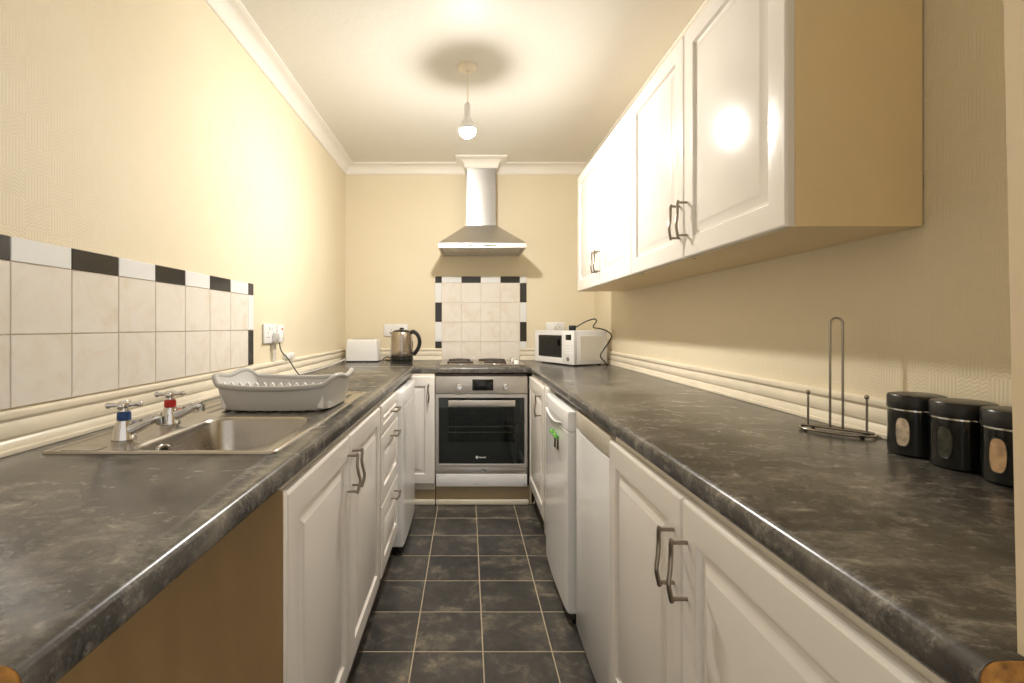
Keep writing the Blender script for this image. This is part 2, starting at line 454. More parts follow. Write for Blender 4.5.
# ---- left wall tiles
TP = 0.1583; TYE = 2.130
zr = [0.9905, 1.1445, 1.2985, 1.3515]
box('grout_bed', (XL, TYE - 11 * TP, zr[0]), (XL + 0.0035, TYE + 0.054, zr[3] + 0.001), M['wgrout'], wall_l)
def wtile(name, y0, y1, z0, z1, mat, par=wall_l):
    g = 0.0011
    return box(name, (XL + 0.003, y0 + g, z0 + g), (XL + 0.0075, y1 - g, z1 - g), mat, par, 0.0012, 1)
big = None; bw = None; bb = None
for k in range(11):
    y1 = TYE - k * TP; y0 = y1 - TP
    for r in range(2):
        bm = None
        o = box('wall_tile', (-0.0022, -TP / 2 + .0011, -.077 + .0011), (0.0022, TP / 2 - .0011, .077 - .0011), M['tile'], wall_l, 0.0012, 1, loc=(XL + 0.0053, (y0 + y1) / 2, (zr[r] + zr[r + 1]) / 2)) if big is None else dup(big, wall_l, (XL + 0.0053, (y0 + y1) / 2, (zr[r] + zr[r + 1]) / 2))
        big = big or o
    wtile('border_tile', y0, y1, zr[2], zr[3], M['tile_white'] if k % 2 == 0 else M['tile_black'])
wtile('border_tile', TYE, TYE + 0.053, zr[2], zr[3], M['tile_black'])
wtile('border_tile', TYE, TYE + 0.053, zr[1], zr[2], M['tile_white'])
wtile('border_tile', TYE, TYE + 0.053, zr[0], zr[1], M['tile_black'])

# ---- splashback behind the hob
SC = 0.105; TB = 0.153; z_top = 1.163 + (326 - 276.3) * 3.843 / 490
zb = [z_top, z_top - 0.052]
for k in range(4): zb.append(zb[-1] - TB)
zb[-1] = WT + 0.001
box('grout_bed', (SC - 2 * TB, YB - 0.0035, zb[-1]), (SC + 2 * TB, YB, zb[0]), M['wgrout'], wall_b)
box('grout_bed', (SC - 2 * TB - .053, YB - 0.0035, WT + .0925), (SC - 2 * TB, YB, zb[0]), M['wgrout'], wall_b)
box('grout_bed', (SC + 2 * TB, YB - 0.0035, WT + .0925), (SC + 2 * TB + .053, YB, zb[0]), M['wgrout'], wall_b)
def btile(name, x0, x1, z0, z1, mat):
    g = 0.0011
    return box(name, (x0 + g, YB - 0.0075, z0 + g), (x1 - g, YB - 0.003, z1 - g), mat, wall_b, 0.0012, 1)
for i in range(4):
    x0 = SC + (i - 2) * TB
    for r in range(4): btile('wall_tile', x0, x0 + TB, zb[r + 2], zb[r + 1], M['tile'])
    btile('border_tile', x0, x0 + TB, zb[1], zb[0], M['tile_white'] if i % 2 == 0 else M['tile_black'])
xl, xr = SC - 2 * TB, SC + 2 * TB
btile('border_tile', xl - .053, xl, zb[1], zb[0], M['tile_black']); btile('border_tile', xr, xr + .053, zb[1], zb[0], M['tile_white'])
for r in range(4):
    lo = max(zb[r + 2], WT + 0.0925)
    btile('border_tile', xl - .053, xl, lo, zb[r + 1], M['tile_black'] if r % 2 else M['tile_white'])
    btile('border_tile', xr, xr + .053, lo, zb[r + 1], M['tile_white'] if r % 2 else M['tile_black'])

# ================================================================== WORKTOPS
def nose_profile(back, nose, sgn):
    """(x,z) section; rounded post-formed nose at x = nose, sgn = +1 when the nose points to +x"""
    pts = [(back, WB), (nose - sgn * 0.012, WB)]
    for k in range(1, 5):
        a = -PI / 2 + PI / 2 * k / 4
        pts.append((nose - sgn * 0.012 + sgn * 0.012 * math.cos(a), WB + 0.012 + 0.012 * math.sin(a)))
    R = 0.016
    for k in range(0, 7):
        a = PI / 2 * k / 6
        pts.append((nose - sgn * R + sgn * R * math.cos(a), WT - R + R * math.sin(a)))
    pts.append((back, WT))
    return pts

def apply_cut(o, lo, hi):
    c = box('cutter', lo, hi, None)
    md = o.modifiers.new('cut', 'BOOLEAN'); md.operation = 'DIFFERENCE'; md.object = c; md.solver = 'EXACT'
    dg = bpy.context.evaluated_depsgraph_get()
    me = bpy.data.meshes.new_from_object(o.evaluated_get(dg))
    o.modifiers.clear(); old = o.data; o.data = me
    bpy.data.objects.remove(c); bpy.data.meshes.remove(old)

def worktop(name, prof, a0, a1, axis, label):
    root = prism(name, prof, a0, a1, axis, M['worktop'])
    return tag(root, label, 'worktop')
SX0, SX1, SY0, SY1 = -0.898, -0.402, 1.022, 1.972       # sink outline
wl = worktop('worktop', nose_profile(XL + 0.001, NL, 1), 0.386, 3.214, 'Y', 'dark slate laminate worktop with the steel sink set in it')
apply_cut(wl, (-0.745, 1.045, 0.5), (-0.435, 1.44, 1.0))
wr = worktop('worktop', nose_profile(XR - 0.001, NR, -1), 0.3915, YB - 0.001, 'Y', 'long dark slate laminate worktop under the wall cabinets')
wbk = worktop('worktop', [(YB - 0.001, WB)] + [(p[0], p[1]) for p in nose_profile(YB, YBK, -1)[1:-1]] + [(YB - 0.001, WT)], NL - 0.0005, NR - 0.0005, 'X', 'short dark slate worktop holding the hob above the oven')
# corner piece behind the left run
prism('corner_section', [(XL + 0.001, 3.2185), (NL - 0.0005, 3.2185), (NL - 0.0005, YB - 0.001), (XL + 0.001, YB - 0.001)], WB, WT, 'Z', M['worktop'], wbk)
box('joint_strip', (XL + 0.02, 3.214, WB + 0.01), (NL - 0.003, 3.2185, WT + 0.0012), M['metal_strip'], wl)
# raw sawn ends
def end_cap(o, prof, y):
    q = [(p[0], p[1]) for p in prof]
    return prism('sawn_end', q, y, y + 0.0015, 'Y', M['chip'], o)
end_cap(wl, nose_profile(XL + 0.001, NL - 0.001, 1), 0.3845)
end_cap(wr, nose_profile(XR - 0.001, NR + 0.001, -1), 0.3898)

# ================================================================== UNITS
def door_mesh(w, h, t=0.020, frame=0.062, mat=None):
    """raised-panel door, local x 0..w, z 0..h, front at y=0 facing -y, back at y=t"""
    bm = bmesh.new()
    f = min(frame, w * 0.24, h * 0.30)
    rings = [(0, t), (0, 0.006), (0.0018, 0.0025), (0.005, 0.0005), (0.008, 0), (f, 0), (f + 0.003, 0.006), (f + 0.005, 0.0085), (f + 0.011, 0.009), (f + 0.013, 0.0085), (f + 0.034, 0.0010), (f + 0.037, 0.0)]
    f2 = min(w, h) / 2 - 0.004
    loops = []
    for d, y in rings:
        d = min(d, f2)
        loops.append([(d, y, d), (w - d, y, d), (w - d, y, h - d), (d, y, h - d)])
    loft(bm, loops, True, True)
    return bm

def handle_obj(parent, x, y, z, L=0.104, horiz=False, out=0.030, mat='pewter', flip=1):
    """bow handle standing off a door: bar with a slight wave and two posts"""
    bm = bmesh.new(); h = L / 2
    def P(a, o, s): return (x + a, y - o, z + s) if horiz else (x + s, y - o, z + a)
    bar = catmull([P(-h - .006, out - .002, -.001 * flip), P(-h, out, 0), P(-h * .45, out + .006, .0035 * flip), P(0, out + .002, 0), P(h * .45, out - .001, -.0035 * flip), P(h, out, 0), P(h + .006, out - .002, .001 * flip)], 6)
    add_tube(bm, bar, 0.0046, 8)
    for s in (-1, 1): add_tube(bm, [P(s * h, out, 0), P(s * h, 0.0002, 0)], 0.004, 8)
    return finish(bm, 'handle', M[mat], parent, sharp=1.0)

def door_part(root, x, z, w, h, hx=None, hz=None, horiz=False, name='door', y=0.0):
    bm = door_mesh(w, h)
    o = finish(bm, name, M['door'], root, sharp=0.35, loc=(x, y, z))
    if hx is not None: handle_obj(o, hx - x, 0, hz - z, horiz=horiz)
    return o

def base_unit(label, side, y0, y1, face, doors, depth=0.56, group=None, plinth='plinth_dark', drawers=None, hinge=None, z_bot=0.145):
    """side 'L': faces +X, local x = world Y ; side 'R': faces -X, local x = -world Y"""
    w = y1 - y0
    if side == 'L': root = thing('base_cabinet', label, 'cabinet', (face, y0, 0), PI / 2, group)
    else: root = thing('base_cabinet', label, 'cabinet', (face, y1, 0), -PI / 2, group)
    bm = bmesh.new()
    ty, d = 0.0215, depth
    zt = WB - 0.001
    for x0, x1 in ((0, 0.016), (w - 0.016, w)): add_box(bm, (x0, ty, 0.10), (x1, d, zt))
    add_box(bm, (0.016, ty, 0.10), (w - 0.016, d, 0.116)); add_box(bm, (0.016, d - 0.008, 0.116), (w - 0.016, d, zt))
    add_box(bm, (0.016, ty, zt - 0.03), (w - 0.016, ty + 0.02, zt))
    finish(bm, 'body', M['carcass'], root)
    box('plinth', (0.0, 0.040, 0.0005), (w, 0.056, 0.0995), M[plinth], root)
    return root, w

# left sink unit: two doors
root, w = base_unit('cream two-door base cabinet under the sink', 'L', 0.926, 1.980, NL + 0.002, 2)
box('end_panel', (-0.005, 0.0, 0.0008), (-0.0002, 0.604, WB - 0.001), M['panel'], root)
box('door_post', (0.0, 0.0, 0.135), (0.022, 0.021, 0.846), M['door'], root, 0.003)
door_part(root, 0.024, 0.135, 0.500, 0.703, 0.024 + 0.500 - 0.028, 0.735)
door_part(root, 0.527, 0.135, 0.500, 0.703, 0.527 + 0.028, 0.735)
# left drawer unit
root, w = base_unit('cream narrow base cabinet with a stack of three drawers', 'L', 1.984, 2.462, NL + 0.002, 0)
zs = [(0.716, 0.838), (0.430, 0.712), (0.135, 0.426)]
for a, b_ in zs:
    d = door_part(root, 0.004, a, w - 0.008, b_ - a, w / 2 + 0.05, (a + b_) / 2 + (0.0 if b_ > .8 else (b_ - a) / 2 - 0.045), True, 'drawer')

# fridges
def fridge(label, side, y0, y1, face, back, bow=0.020, grip=True):
    w = y1 - y0
    root = thing('undercounter_fridge', label, 'fridge', (face, y0 if side == 'L' else y1, 0), PI / 2 if side == 'L' else -PI / 2)
    D = abs(back - face)
    td = 0.062
    box('body', (0.004, td + 0.004, 0.03), (w - 0.004, D, 0.825), M['white'], root, 0.004)
    def front(x): u = (x / w) * 2 - 1; return bow * u * u
    n = 14; zlo, zhi = 0.045, 0.832
    bm = bmesh.new()
    # door outline in plan with rounded ends
    plan = [(0, td)] + [(w * k / n if 0 < k < n else (0.0 if k == 0 else w), front(w * k / n)) for k in range(n + 1)] + [(w, td)]
    pl = [(0, td), (0, bow + .010), (0.004, bow + .002)] + [(w * k / n, front(w * k / n)) for k in range(1, n)] + [(w - .004, bow + .002), (w, bow + .010), (w, td)]
    def ring(z, ins): 
        cx, cy = w / 2, td
        return [(cx + (p[0] - cx) * (1 - ins / (w / 2)), td + (p[1] - td) * (1 - ins / td), z) for p in pl]
    zcap = 0.752
    loft(bm, [ring(zlo, 0.006), ring(zlo + 0.006, 0), ring(zcap - 0.003, 0), ring(zcap, 0.003)], True, True)
    door = finish(bm, 'door', M['white'], root, sharp=0.5)
    bm = bmesh.new()
    loft(bm, [ring(zcap + 0.001, 0.003), ring(zcap + 0.004, 0), ring(zhi - 0.012, 0), ring(zhi - 0.003, 0.004), ring(zhi, 0.012)], True, True)
    cap = finish(bm, 'door_top', M['white'], root, sharp=0.5)
    if grip:
        # scooped grip: dark hollow with a curved lip
        cxg = w * 0.5; L = w * 0.33
        bm = bmesh.new()
        P = []
        for k in range(17):
            u = -1 + 2 * k / 16; x = cxg + u * L
            P.append((x, front(x) - 0.0005, 0.752 + 0.020 * u * u))
        Q = [(p[0], p[1], 0.786) for p in P]
        A = [bm.verts.new(p) for p in P]; B = [bm.verts.new(q) for q in Q]
        A2 = [bm.verts.new((p[0], p[1] + 0.02, p[2])) for p in P]; B2 = [bm.verts.new((p[0], p[1] + 0.02, p[2])) for p in Q]
        for k in range(16):
            bm.faces.new((A[k], A[k + 1], B[k + 1], B[k])); bm.faces.new((A2[k], A2[k + 1], B2[k + 1], B2[k]))
            bm.faces.new((A[k], A[k + 1], A2[k + 1], A2[k])); bm.faces.new((B[k], B[k + 1], B2[k + 1], B2[k]))
        for i in (0, 16): bm.faces.new((A[i], B[i], B2[i], A2[i]))
        finish(bm, 'grip_recess', M['grey_plastic'], cap)
        lip = [(p[0], p[1] - 0.003, p[2]) for p in P]
        tube('grip_lip', lip, 0.0045, M['white'], cap, 8)
    for x in (0.03, w - 0.03):
        lathe('foot', [(0.014, 0.0), (0.014, 0.012), (0.007, 0.014), (0.007, 0.0445)], M['black'], root, 12, (x, 0.045, 0.0))
    box('kick_grille', (0.01, td + 0.02, 0.002), (w - 0.01, td + 0.03, 0.0295), M['black'], root)
    return root, front
fridge('white undercounter fridge beside the drawer cabinet', 'L', 2.470, 3.010, -0.318, -0.86, 0.004, False)
frR, frontR = fridge('white undercounter fridge with green magnets on its door', 'R', 1.895, 2.435, 0.379, 0.93, 0.008)

# slimline dishwasher
root = thing('slimline_dishwasher', 'white slimline dishwasher between the fridge and the two-door cabinet', 'dishwasher', (0.411, 1.876, 0), -PI / 2)
w = 0.454
box('body', (0.003, 0.052, 0.02), (w - 0.003, 0.56, 0.842), M['white'], root, 0.003)
n = 16
def dwarc(u): return 0.776 - 0.003 * (1 - u * u)
for nm, mt in (('control_panel', M['grey_plastic']), ('door', M['white'])):
    bm = bmesh.new(); lo, hi = [], []
    F0, F1, K0, K1 = [], [], [], []
    for k in range(n + 1):
        u = -1 + 2 * k / n; x = 0.002 + (w - 0.004) * k / n
        z = dwarc(u)
        if nm == 'control_panel': a, c = z + 0.0015, 0.842
        else: a, c = 0.018, z - 0.0015
        yb = 0.004 * u * u
        F0.append(bm.verts.new((x, yb, a))); F1.append(bm.verts.new((x, yb, c)))
        K0.append(bm.verts.new((x, 0.050, a))); K1.append(bm.verts.new((x, 0.050, c)))
    for k in range(n):
        bm.faces.new((F0[k], F0[k + 1], F1[k + 1], F1[k])); bm.faces.new((K0[k], K0[k + 1], K1[k + 1], K1[k]))
        bm.faces.new((F0[k], F0[k + 1], K0[k + 1], K0[k])); bm.faces.new((F1[k], F1[k + 1], K1[k + 1], K1[k]))
    for i in (0, n): bm.faces.new((F0[i], F1[i], K1[i], K0[i]))
    if nm == 'control_panel': mt = M['dw_panel']
    bmesh.ops.recalc_face_normals(bm, faces=bm.faces)
    bmesh.ops.bevel(bm, geom=[e for e in bm.edges if len(e.link_faces) == 2 and e.calc_face_angle(0) > 0.9], offset=0.004, segments=2, profile=0.5, affect='EDGES')
    finish(bm, nm, mt, root, sharp=0.5)
box('kick_strip', (0.01, 0.03, 0.002), (w - 0.01, 0.05, 0.0175), M['black'], root)

# right two-door unit near the camera
root, w = base_unit('cream two-door base cabinet beside the door frame', 'R', 0.404, 1.412, NR - 0.002, 2)
door_part(root, 0.004, 0.135, 0.473, 0.700, 0.004 + 0.473 - 0.028, 0.711)
door_part(root, 0.481, 0.135, 0.524, 0.700, 0.481 + 0.026, 0.711)
# right corner unit beside the oven
root, w = base_unit('cream single-door base cabinet between fridge and oven', 'R', 2.445, 3.150, 0.394, 1)
door_part(root, 0.014, 0.15, w - 0.10, 0.690, w - 0.18, 0.735)
box('filler_post', (w - 0.083, 0.0, 0.1), (w - 0.001, 0.021, WB - 0.001), M['door'], root, 0.002)

# left corner unit beside the oven (faces the camera)
YO = 3.150
root = thing('base_cabinet', 'narrow cream corner cabinet with one door left of the oven', 'cabinet', (-0.520, YO, 0))
bm = bmesh.new(); add_box(bm, (0, 0.0215, 0.105), (0.308, 0.56, WB - 0.001)); finish(bm, 'body', M['carcass'], root)
door_part(root, 0.002, 0.147, 0.307, 0.692, 0.307 - 0.036, 0.735)
box('plinth', (0, 0.050, 0.0005), (0.308, 0.066, 0.104), M['plinth'], root)
box('floor_bead', (0.0, 0.030, 0.0006), (0.308, 0.0495, 0.034), M['trim'], root, 0.006)

# ================================================================== OVEN
OX0, OX1 = -0.207, 0.388
root = thing('built_in_oven', 'built-in stainless steel single oven with black glass door', 'oven', (OX0, YO, 0))
W = OX1 - OX0
bm = bmesh.new()
add_box(bm, (0.012, 0.022, 0.212), (W - 0.012, 0.03, 0.265))
add_box(bm, (0.005, 0.03, 0.212), (0.02, 0.55, 0.848)); add_box(bm, (W - 0.02, 0.03, 0.212), (W - 0.005, 0.55, 0.848))
add_box(bm, (0.02, 0.54, 0.212), (W - 0.02, 0.55, 0.848)); add_box(bm, (0.02, 0.03, 0.84), (W - 0.02, 0.54, 0.848)); add_box(bm, (0.02, 0.03, 0.212), (W - 0.02, 0.54, 0.29))
finish(bm, 'body', M['iron'], root)
cp = box('control_panel', (0, 0.0, 0.7275), (W, 0.03, 0.838), M['steel_h'], root, 0.003)
box('display', (0.238, -0.0015, 0.748), (0.373, 0.0008, 0.820), M['black_gloss'], cp, 0.0006)
for kx in (0.156, 0.452):
    k = lathe('knob', [(0.0, -0.028), (0.013, -0.028), (0.015, -0.025), (0.0165, -0.004), (0.021, -0.002), (0.021, 0.0)], M['chrome'], cp, 24, (kx, 0, 0.772), 'Y')
    box('pointer', (kx - 0.0012, -0.0286, 0.772), (kx + 0.0012, -0.0275, 0.785), M['black'], k)
# door: steel frame round dark glass
dr = None
bm = bmesh.new()
zt, zb_ = 0.7235, 0.253
loops = []
def fr(d, y, r=0.0):
    return [(d, y, zb_ + d), (W - d, y, zb_ + d), (W - d, y, zt - d), (d, y, zt - d)]
loft(bm, [fr(0, 0.028), fr(0, 0.004), fr(0.003, 0.0), fr(0.021, 0.0), fr(0.023, 0.003), fr(0.023, 0.028), fr(0, 0.028)])
dr = finish(bm, 'door', M['steel_h'], root, sharp=0.4)
dg_ = box('glass', (0.0232, 0.004, zb_ + 0.0232), (W - 0.0232, 0.008, zt - 0.0232), M['tint_glass'], dr)
bm = bmesh.new()   # black printed border of the glass
loft(bm, [[(a, 0.0035, c) for a, c in ((d, zb_ + d * (1.9 if i else 1)), (W - d, zb_ + d * (1.9 if i else 1)), (W - d, zt - d), (d, zt - d))] for i, d in enumerate((0.0233, 0.085))])
finish(bm, 'glass_border', M['oven_glass'], dr)
bm = bmesh.new()
add_box(bm, (0.085, -0.048, 0.652), (W - 0.085, -0.036, 0.692), 0.003)
for hx in (0.10, W - 0.116): add_box(bm, (hx, -0.038, 0.662), (hx + 0.016, 0.0033, 0.682), 0.002)
finish(bm, 'handle', M['steel_h'], dr)
# lining, racks inside
lin = bmesh.new()
x0, x1, y0, y1, z0, z1 = 0.05, W - 0.05, 0.032, 0.46, 0.315, 0.700
vs = [lin.verts.new(p) for p in ((x0, y0, z0), (x1, y0, z0), (x1, y1, z0), (x0, y1, z0), (x0, y0, z1), (x1, y0, z1), (x1, y1, z1), (x0, y1, z1))]
for f in ((0, 1, 2, 3), (4, 5, 6, 7), (2, 3, 7, 6), (0, 3, 7, 4), (1, 2, 6, 5)): lin.faces.new([vs[i] for i in f])
M['enamel'] = tinted('oven_enamel', (0.09, 0.11, 0.09), 0.3, var=0.3)
finish(lin, 'oven_lining', M['enamel'], root)
for z in (0.505, 0.468):
    bm = bmesh.new()
    add_tube(bm, [(x0 + .006, 0.05, z), (x1 - .006, 0.05, z)], 0.0045, 8); add_tube(bm, [(x0 + .006, 0.43, z), (x1 - .006, 0.43, z)], 0.004, 8)
    for k in range(13):
        x = x0 + 0.03 + k * (x1 - x0 - 0.06) / 12
        add_tube(bm, [(x, 0.05, z), (x, 0.43, z)], 0.002, 6)
    finish(bm, 'oven_rack', M['chrome'], root)
for sx in (0.12, W - 0.12, W * 0.38, W * 0.56):
    tube('rack_guide', [(sx, 0.455, 0.33), (sx, 0.455, 0.68)], 0.003, M['chrome'], root, 6)
# maker's mark: small diamond and a run of tiny strokes, too small to read
bm = bmesh.new()
mx0, mz = 0.268, 0.318
for a, c in (((mx0, mz), 0.010),):
    q = [bm.verts.new((a[0] + dx * c, 0.0029, a[1] + dz_ * c)) for dx, dz_ in ((-1, 0), (0, -1.1), (1, 0), (0, 1.1))]; bm.faces.new(q)
xx = mx0 + 0.014
for wd, hh in ((.003, 8), (.002, 5), (.004, 6), (.002, 6), (.003, 5), (.003, 6), (.002, 5), (.004, 6), (.003, 5), (.003, 7)):
    add_box(bm, (xx, 0.0027, mz - 0.004), (xx + wd, 0.0031, mz - 0.004 + hh * 0.0012)); xx += wd + 0.0016
finish(bm, 'maker_mark', M['white_plastic'], dr, flat=True)
box('lower_strip', (0.0, 0.010, 0.207), (W, 0.021, 0.2515), M['steel_h'], root, 0.001)
lathe('badge', [(0.0, -0.001), (0.012, -0.001), (0.013, 0.0)], M['chrome'], root, 20, (W / 2 + 0.01, 0.0105, 0.232), 'Y', 1.6)
fp = box('filler_panel', (0.004, 0.002, 0.130), (W - 0.004, 0.018, 0.2060), M['white'], root, 0.002)
for sx, sz in ((0.016, 0.196), (W - 0.020, 0.192), (W * 0.44, 0.147), (W - 0.022, 0.145)):
    lathe('screw', [(0.0, -0.0012), (0.003, -0.0012), (0.0036, 0.0)], M['pewter'], fp, 10, (sx, 0.002, sz), 'Y')
box('plinth', (0.0, 0.050, 0.0005), (W + 0.03, 0.066, 0.1295), M['plinth'], root)
box('floor_bead', (0.0, 0.030, 0.0006), (W + 0.01, 0.0495, 0.034), M['trim'], root, 0.006)

# ================================================================== HOB
root = thing('electric_hob', 'stainless electric hob with four solid plates on the back worktop', 'hob', (0.100, 3.515, WT))
bm = bmesh.new()
loft(bm, [[(x, y, 0.0004) for x, y in rrect(-0.29, 0.29, -0.25, 0.25, 0.02)], [(x, y, 0.006) for x, y in rrect(-0.29, 0.29, -0.25, 0.25, 0.02)], [(x, y, 0.010) for x, y in rrect(-0.284, 0.284, -0.244, 0.244, 0.018)], [(x, y, 0.008) for x, y in rrect(-0.268, 0.268, -0.228, 0.228, 0.016)]], True, True)
finish(bm, 'steel_top', M['sink'], root, sharp=0.5)
for px, py, pr in ((-0.160, 0.115, 0.082), (-0.150, -0.115, 0.092), (0.080, 0.115, 0.100), (0.090, -0.115, 0.078)):
    pl = lathe('hot_plate', [(0.0, 0.020), (0.02, 0.020), (0.022, 0.022), (pr - 0.006, 0.022), (pr, 0.018), (pr, 0.010)], M['iron'], root, 36, (px, py, 0))
    lathe('trim_ring', [(pr + 0.001, 0.009), (pr + 0.001, 0.0135), (pr + 0.007, 0.0125), (pr + 0.009, 0.009)], M['chrome'], pl, 36, (px, py, 0))
for k in range(4):
    lathe('control_knob', [(0.0, 0.032), (0.014, 0.032), (0.017, 0.028), (0.018, 0.0085)], M['chrome'] if k % 2 else M['white_plastic'], root, 20, (0.235, -0.16 + k * 0.105, 0))

# ================================================================== COOKER HOOD
HX, HZ = 0.104, 1.709
root = thing('cooker_hood', 'stainless steel chimney cooker hood above the hob', 'cooker hood', (HX, YB - 0.001, HZ))
yf = -0.440; yc = -0.150; hw = 0.306; cw = 0.110; zl = 0.034; zp = 0.212
bm = bmesh.new()
def rect(hw_, y0_, y1_, z): return [(-hw_, y0_, z), (hw_, y0_, z), (hw_, y1_, z), (-hw_, y1_, z)]
prof = []
# canopy: lip then slightly concave pyramid up to the flue
loops = [rect(hw, yf, 0, 0.0), rect(hw, yf, 0, zl - 0.003), rect(hw - 0.003, yf + 0.003, 0, zl)]
for k in range(1, 9):
    u = k / 8; v_ = u
    loops.append(rect(hw + (cw + 0.004 - hw) * v_ if k < 8 else cw + 0.004, yf + (yc - 0.004 - yf) * min(1, v_), 0, zl + (zp - zl) * u))
loft(bm, loops, False, True)
# underside tray
rings = [[(x, y, z) for x, y, z in rect(hw, yf, 0, 0.0)], rect(hw - 0.02, yf + 0.02, -0.02, 0.0), rect(hw - 0.024, yf + 0.024, -0.024, 0.010)]
loft(bm, rings, False, True)
finish(bm, 'canopy', M['steel_h'], root, sharp=0.35)
for s in (-1, 1):
    f = box('grease_filter', (-0.272 if s < 0 else 0.006, yf + 0.034, 0.0035), (-0.006 if s < 0 else 0.272, -0.05, 0.0095), M['filter'], root, 0.001)
    box('filter_catch', (s * 0.139 - 0.02, yf + 0.045, 0.001), (s * 0.139 + 0.02, yf + 0.058, 0.0033), M['chrome'], f)
box('switch_strip', (-0.10, yf - 0.0012, 0.010), (0.10, yf + 0.0006, 0.022), M['steel_v'], root, 0.0005)
zc1 = ZT - HZ - 0.002
bm = bmesh.new(); add_box(bm, (-cw, yc, zp), (cw, -0.0005, zc1), 0.002, 1); flue = finish(bm, 'flue', M['steel_v'], root)
bm = bmesh.new(); add_box(bm, (-cw - 0.003, yc - 0.003, zp), (cw + 0.003, -0.0005, zp + 0.035), 0.0015, 1); finish(bm, 'flue_collar', M['steel_v'], root)

# ================================================================== WALL CABINETS
def wall_unit(label, y0, y1, near_end):
    FX = 0.697; zb0, zt0 = 1.3815, 2.105
    root = thing('wall_cabinet', label, 'cabinet', (FX, y1, zb0), -PI / 2)
    w = y1 - y0; h = zt0 - zb0
    bm = bmesh.new(); ty, d = 0.0205, XR - 0.004 - FX
    add_box(bm, (0, ty, 0), (0.016, d, h)); add_box(bm, (w - 0.016, ty, 0), (w, d, h))
    add_box(bm, (0.016, ty, 0.0), (w - 0.016, d, 0.016)); add_box(bm, (0.016, ty, h - 0.016), (w - 0.016, d, h)); add_box(bm, (0.016, d - 0.008, 0.016), (w - 0.016, d, h - 0.016))
    finish(bm, 'body', M['tan'], root)
    dw = w / 2
    door_part(root, 0.002, 0.0, dw - 0.004, h, dw - 0.028, 0.122)
    door_part(root, dw + 0.002, 0.0, dw - 0.003, h, dw + 0.026, 0.122)
    for x in (0.05, w / 2):
        lathe('cam_cover', [(0.0, -0.001), (0.004, -0.001), (0.005, 0.0)], M['iron'], root, 10, (x, 0.035, 0.0))
    return root
wall_unit('white two-door wall cabinet at the near end of the row', 1.0727, 2.091, True)
wall_unit('white two-door wall cabinet at the far end beside the cooker hood', 2.093, 3.111, False)

# ================================================================== SINK
root = thing('inset_sink', 'stainless steel inset sink with drainer in the left worktop', 'sink', (0, 0, WT))
bx0, bx1, by0, by1 = -0.738, -0.443, 1.052, 1.432
N = 7
def loop(x0, x1, y0, y1, r, z): return [(x, y, z) for x, y in rrect(x0, x1, y0, y1, r, N)]
zs_ = 0.0022
bm = bmesh.new()
ym = 1.45
plate = rrect(SX0 + .008, SX1 - .008, SY0 + .008, ym, 0.006, N)
loft(bm, [[(x, y, zs_) for x, y in plate], loop(bx0 - .006, bx1 + .006, by0 - .006, by1 + .006, .064, zs_), loop(bx0 - .001, bx1 + .001, by0 - .001, by1 + .001, .060, zs_ - .0012), loop(bx0 + .004, bx1 - .004, by0 + .004, by1 - .004, .058, -.008), loop(bx0 + .012, bx1 - .012, by0 + .012, by1 - .012, .055, -.11), loop(bx0 + .022, bx1 - .022, by0 + .022, by1 - .022, .050, -.135), loop(bx0 + .055, bx1 - .055, by0 + .055, by1 - .055, .040, -.146)], False, True)
basin = finish(bm, 'basin', M['sink'], root, sharp=1.2)
bm = bmesh.new(); nx, ny = 72, 4
V = []
for i in range(nx + 1):
    x = SX0 + .008 + (SX1 - SX0 - .016) * i / nx
    row = []
    for j, y in enumerate((ym, ym + .03, ym + .06, SY1 - .05, SY1 - .03, SY1 - .008)):
        u = (x - (SX0 + .03)) / (SX1 - SX0 - .06)
        groove = 0.0
        if j in (2, 3) and 0 < u < 1: groove = -0.0032 * (0.5 - 0.5 * math.cos(2 * PI * u * 9))
        row.append(bm.verts.new((x, y, zs_ + groove)))
    V.append(row)
for i in range(nx):
    for j in range(5): bm.faces.new((V[i][j], V[i + 1][j], V[i + 1][j + 1], V[i][j + 1]))
finish(bm, 'drainer', M['sink'], root, sharp=1.2)
bm = bmesh.new()
R0 = 0.022
loft(bm, [loop(SX0, SX1, SY0, SY1, R0, 0.0003), loop(SX0 + .0005, SX1 - .0005, SY0 + .0005, SY1 - .0005, R0, .003), loop(SX0 + .004, SX1 - .004, SY0 + .004, SY1 - .004, R0 - .003, .0052), loop(SX0 + .009, SX1 - .009, SY0 + .009, SY1 - .009, R0 - .007, .0045), loop(SX0 + .015, SX1 - .015, SY0 + .015, SY1 - .015, R0 - .012, zs_ + .0002)])
finish(bm, 'rim', M['sink'], root, sharp=1.2)
ov = lathe('overflow', [(0.0105, 0.0005), (0.0165, 0.0025), (0.0185, 0.0010), (0.0185, -0.006)], M['chrome'], basin, 28, (0, 0, 0), 'X', loc=(bx0 + .0125, 1.172, -.034))
ov.rotation_euler = (0, 0, math.radians(-32))
lathe('overflow_hole', [(0.0, 0.0009), (0.0112, 0.0009), (0.0112, -0.004)], M['black'], ov, 24, (0, 0, 0), 'X')
lathe('drain', [(0.0, -0.1445), (0.016, -0.1445), (0.020, -0.143), (0.034, -0.1425), (0.036, -0.1455)], M['chrome'], basin, 28, ((bx0 + bx1) / 2, (by0 + by1) / 2, 0))
# soap recess at the near left corner
bm = bmesh.new()
loft(bm, [loop(-.872, -.79, 1.042, 1.085, .012, zs_ + .0006), loop(-.868, -.794, 1.046, 1.081, .010, zs_ + .0016), loop(-.858, -.804, 1.054, 1.074, .008, zs_ + .0003)], False, True)
finish(bm, 'soap_recess', M['sink'], basin)

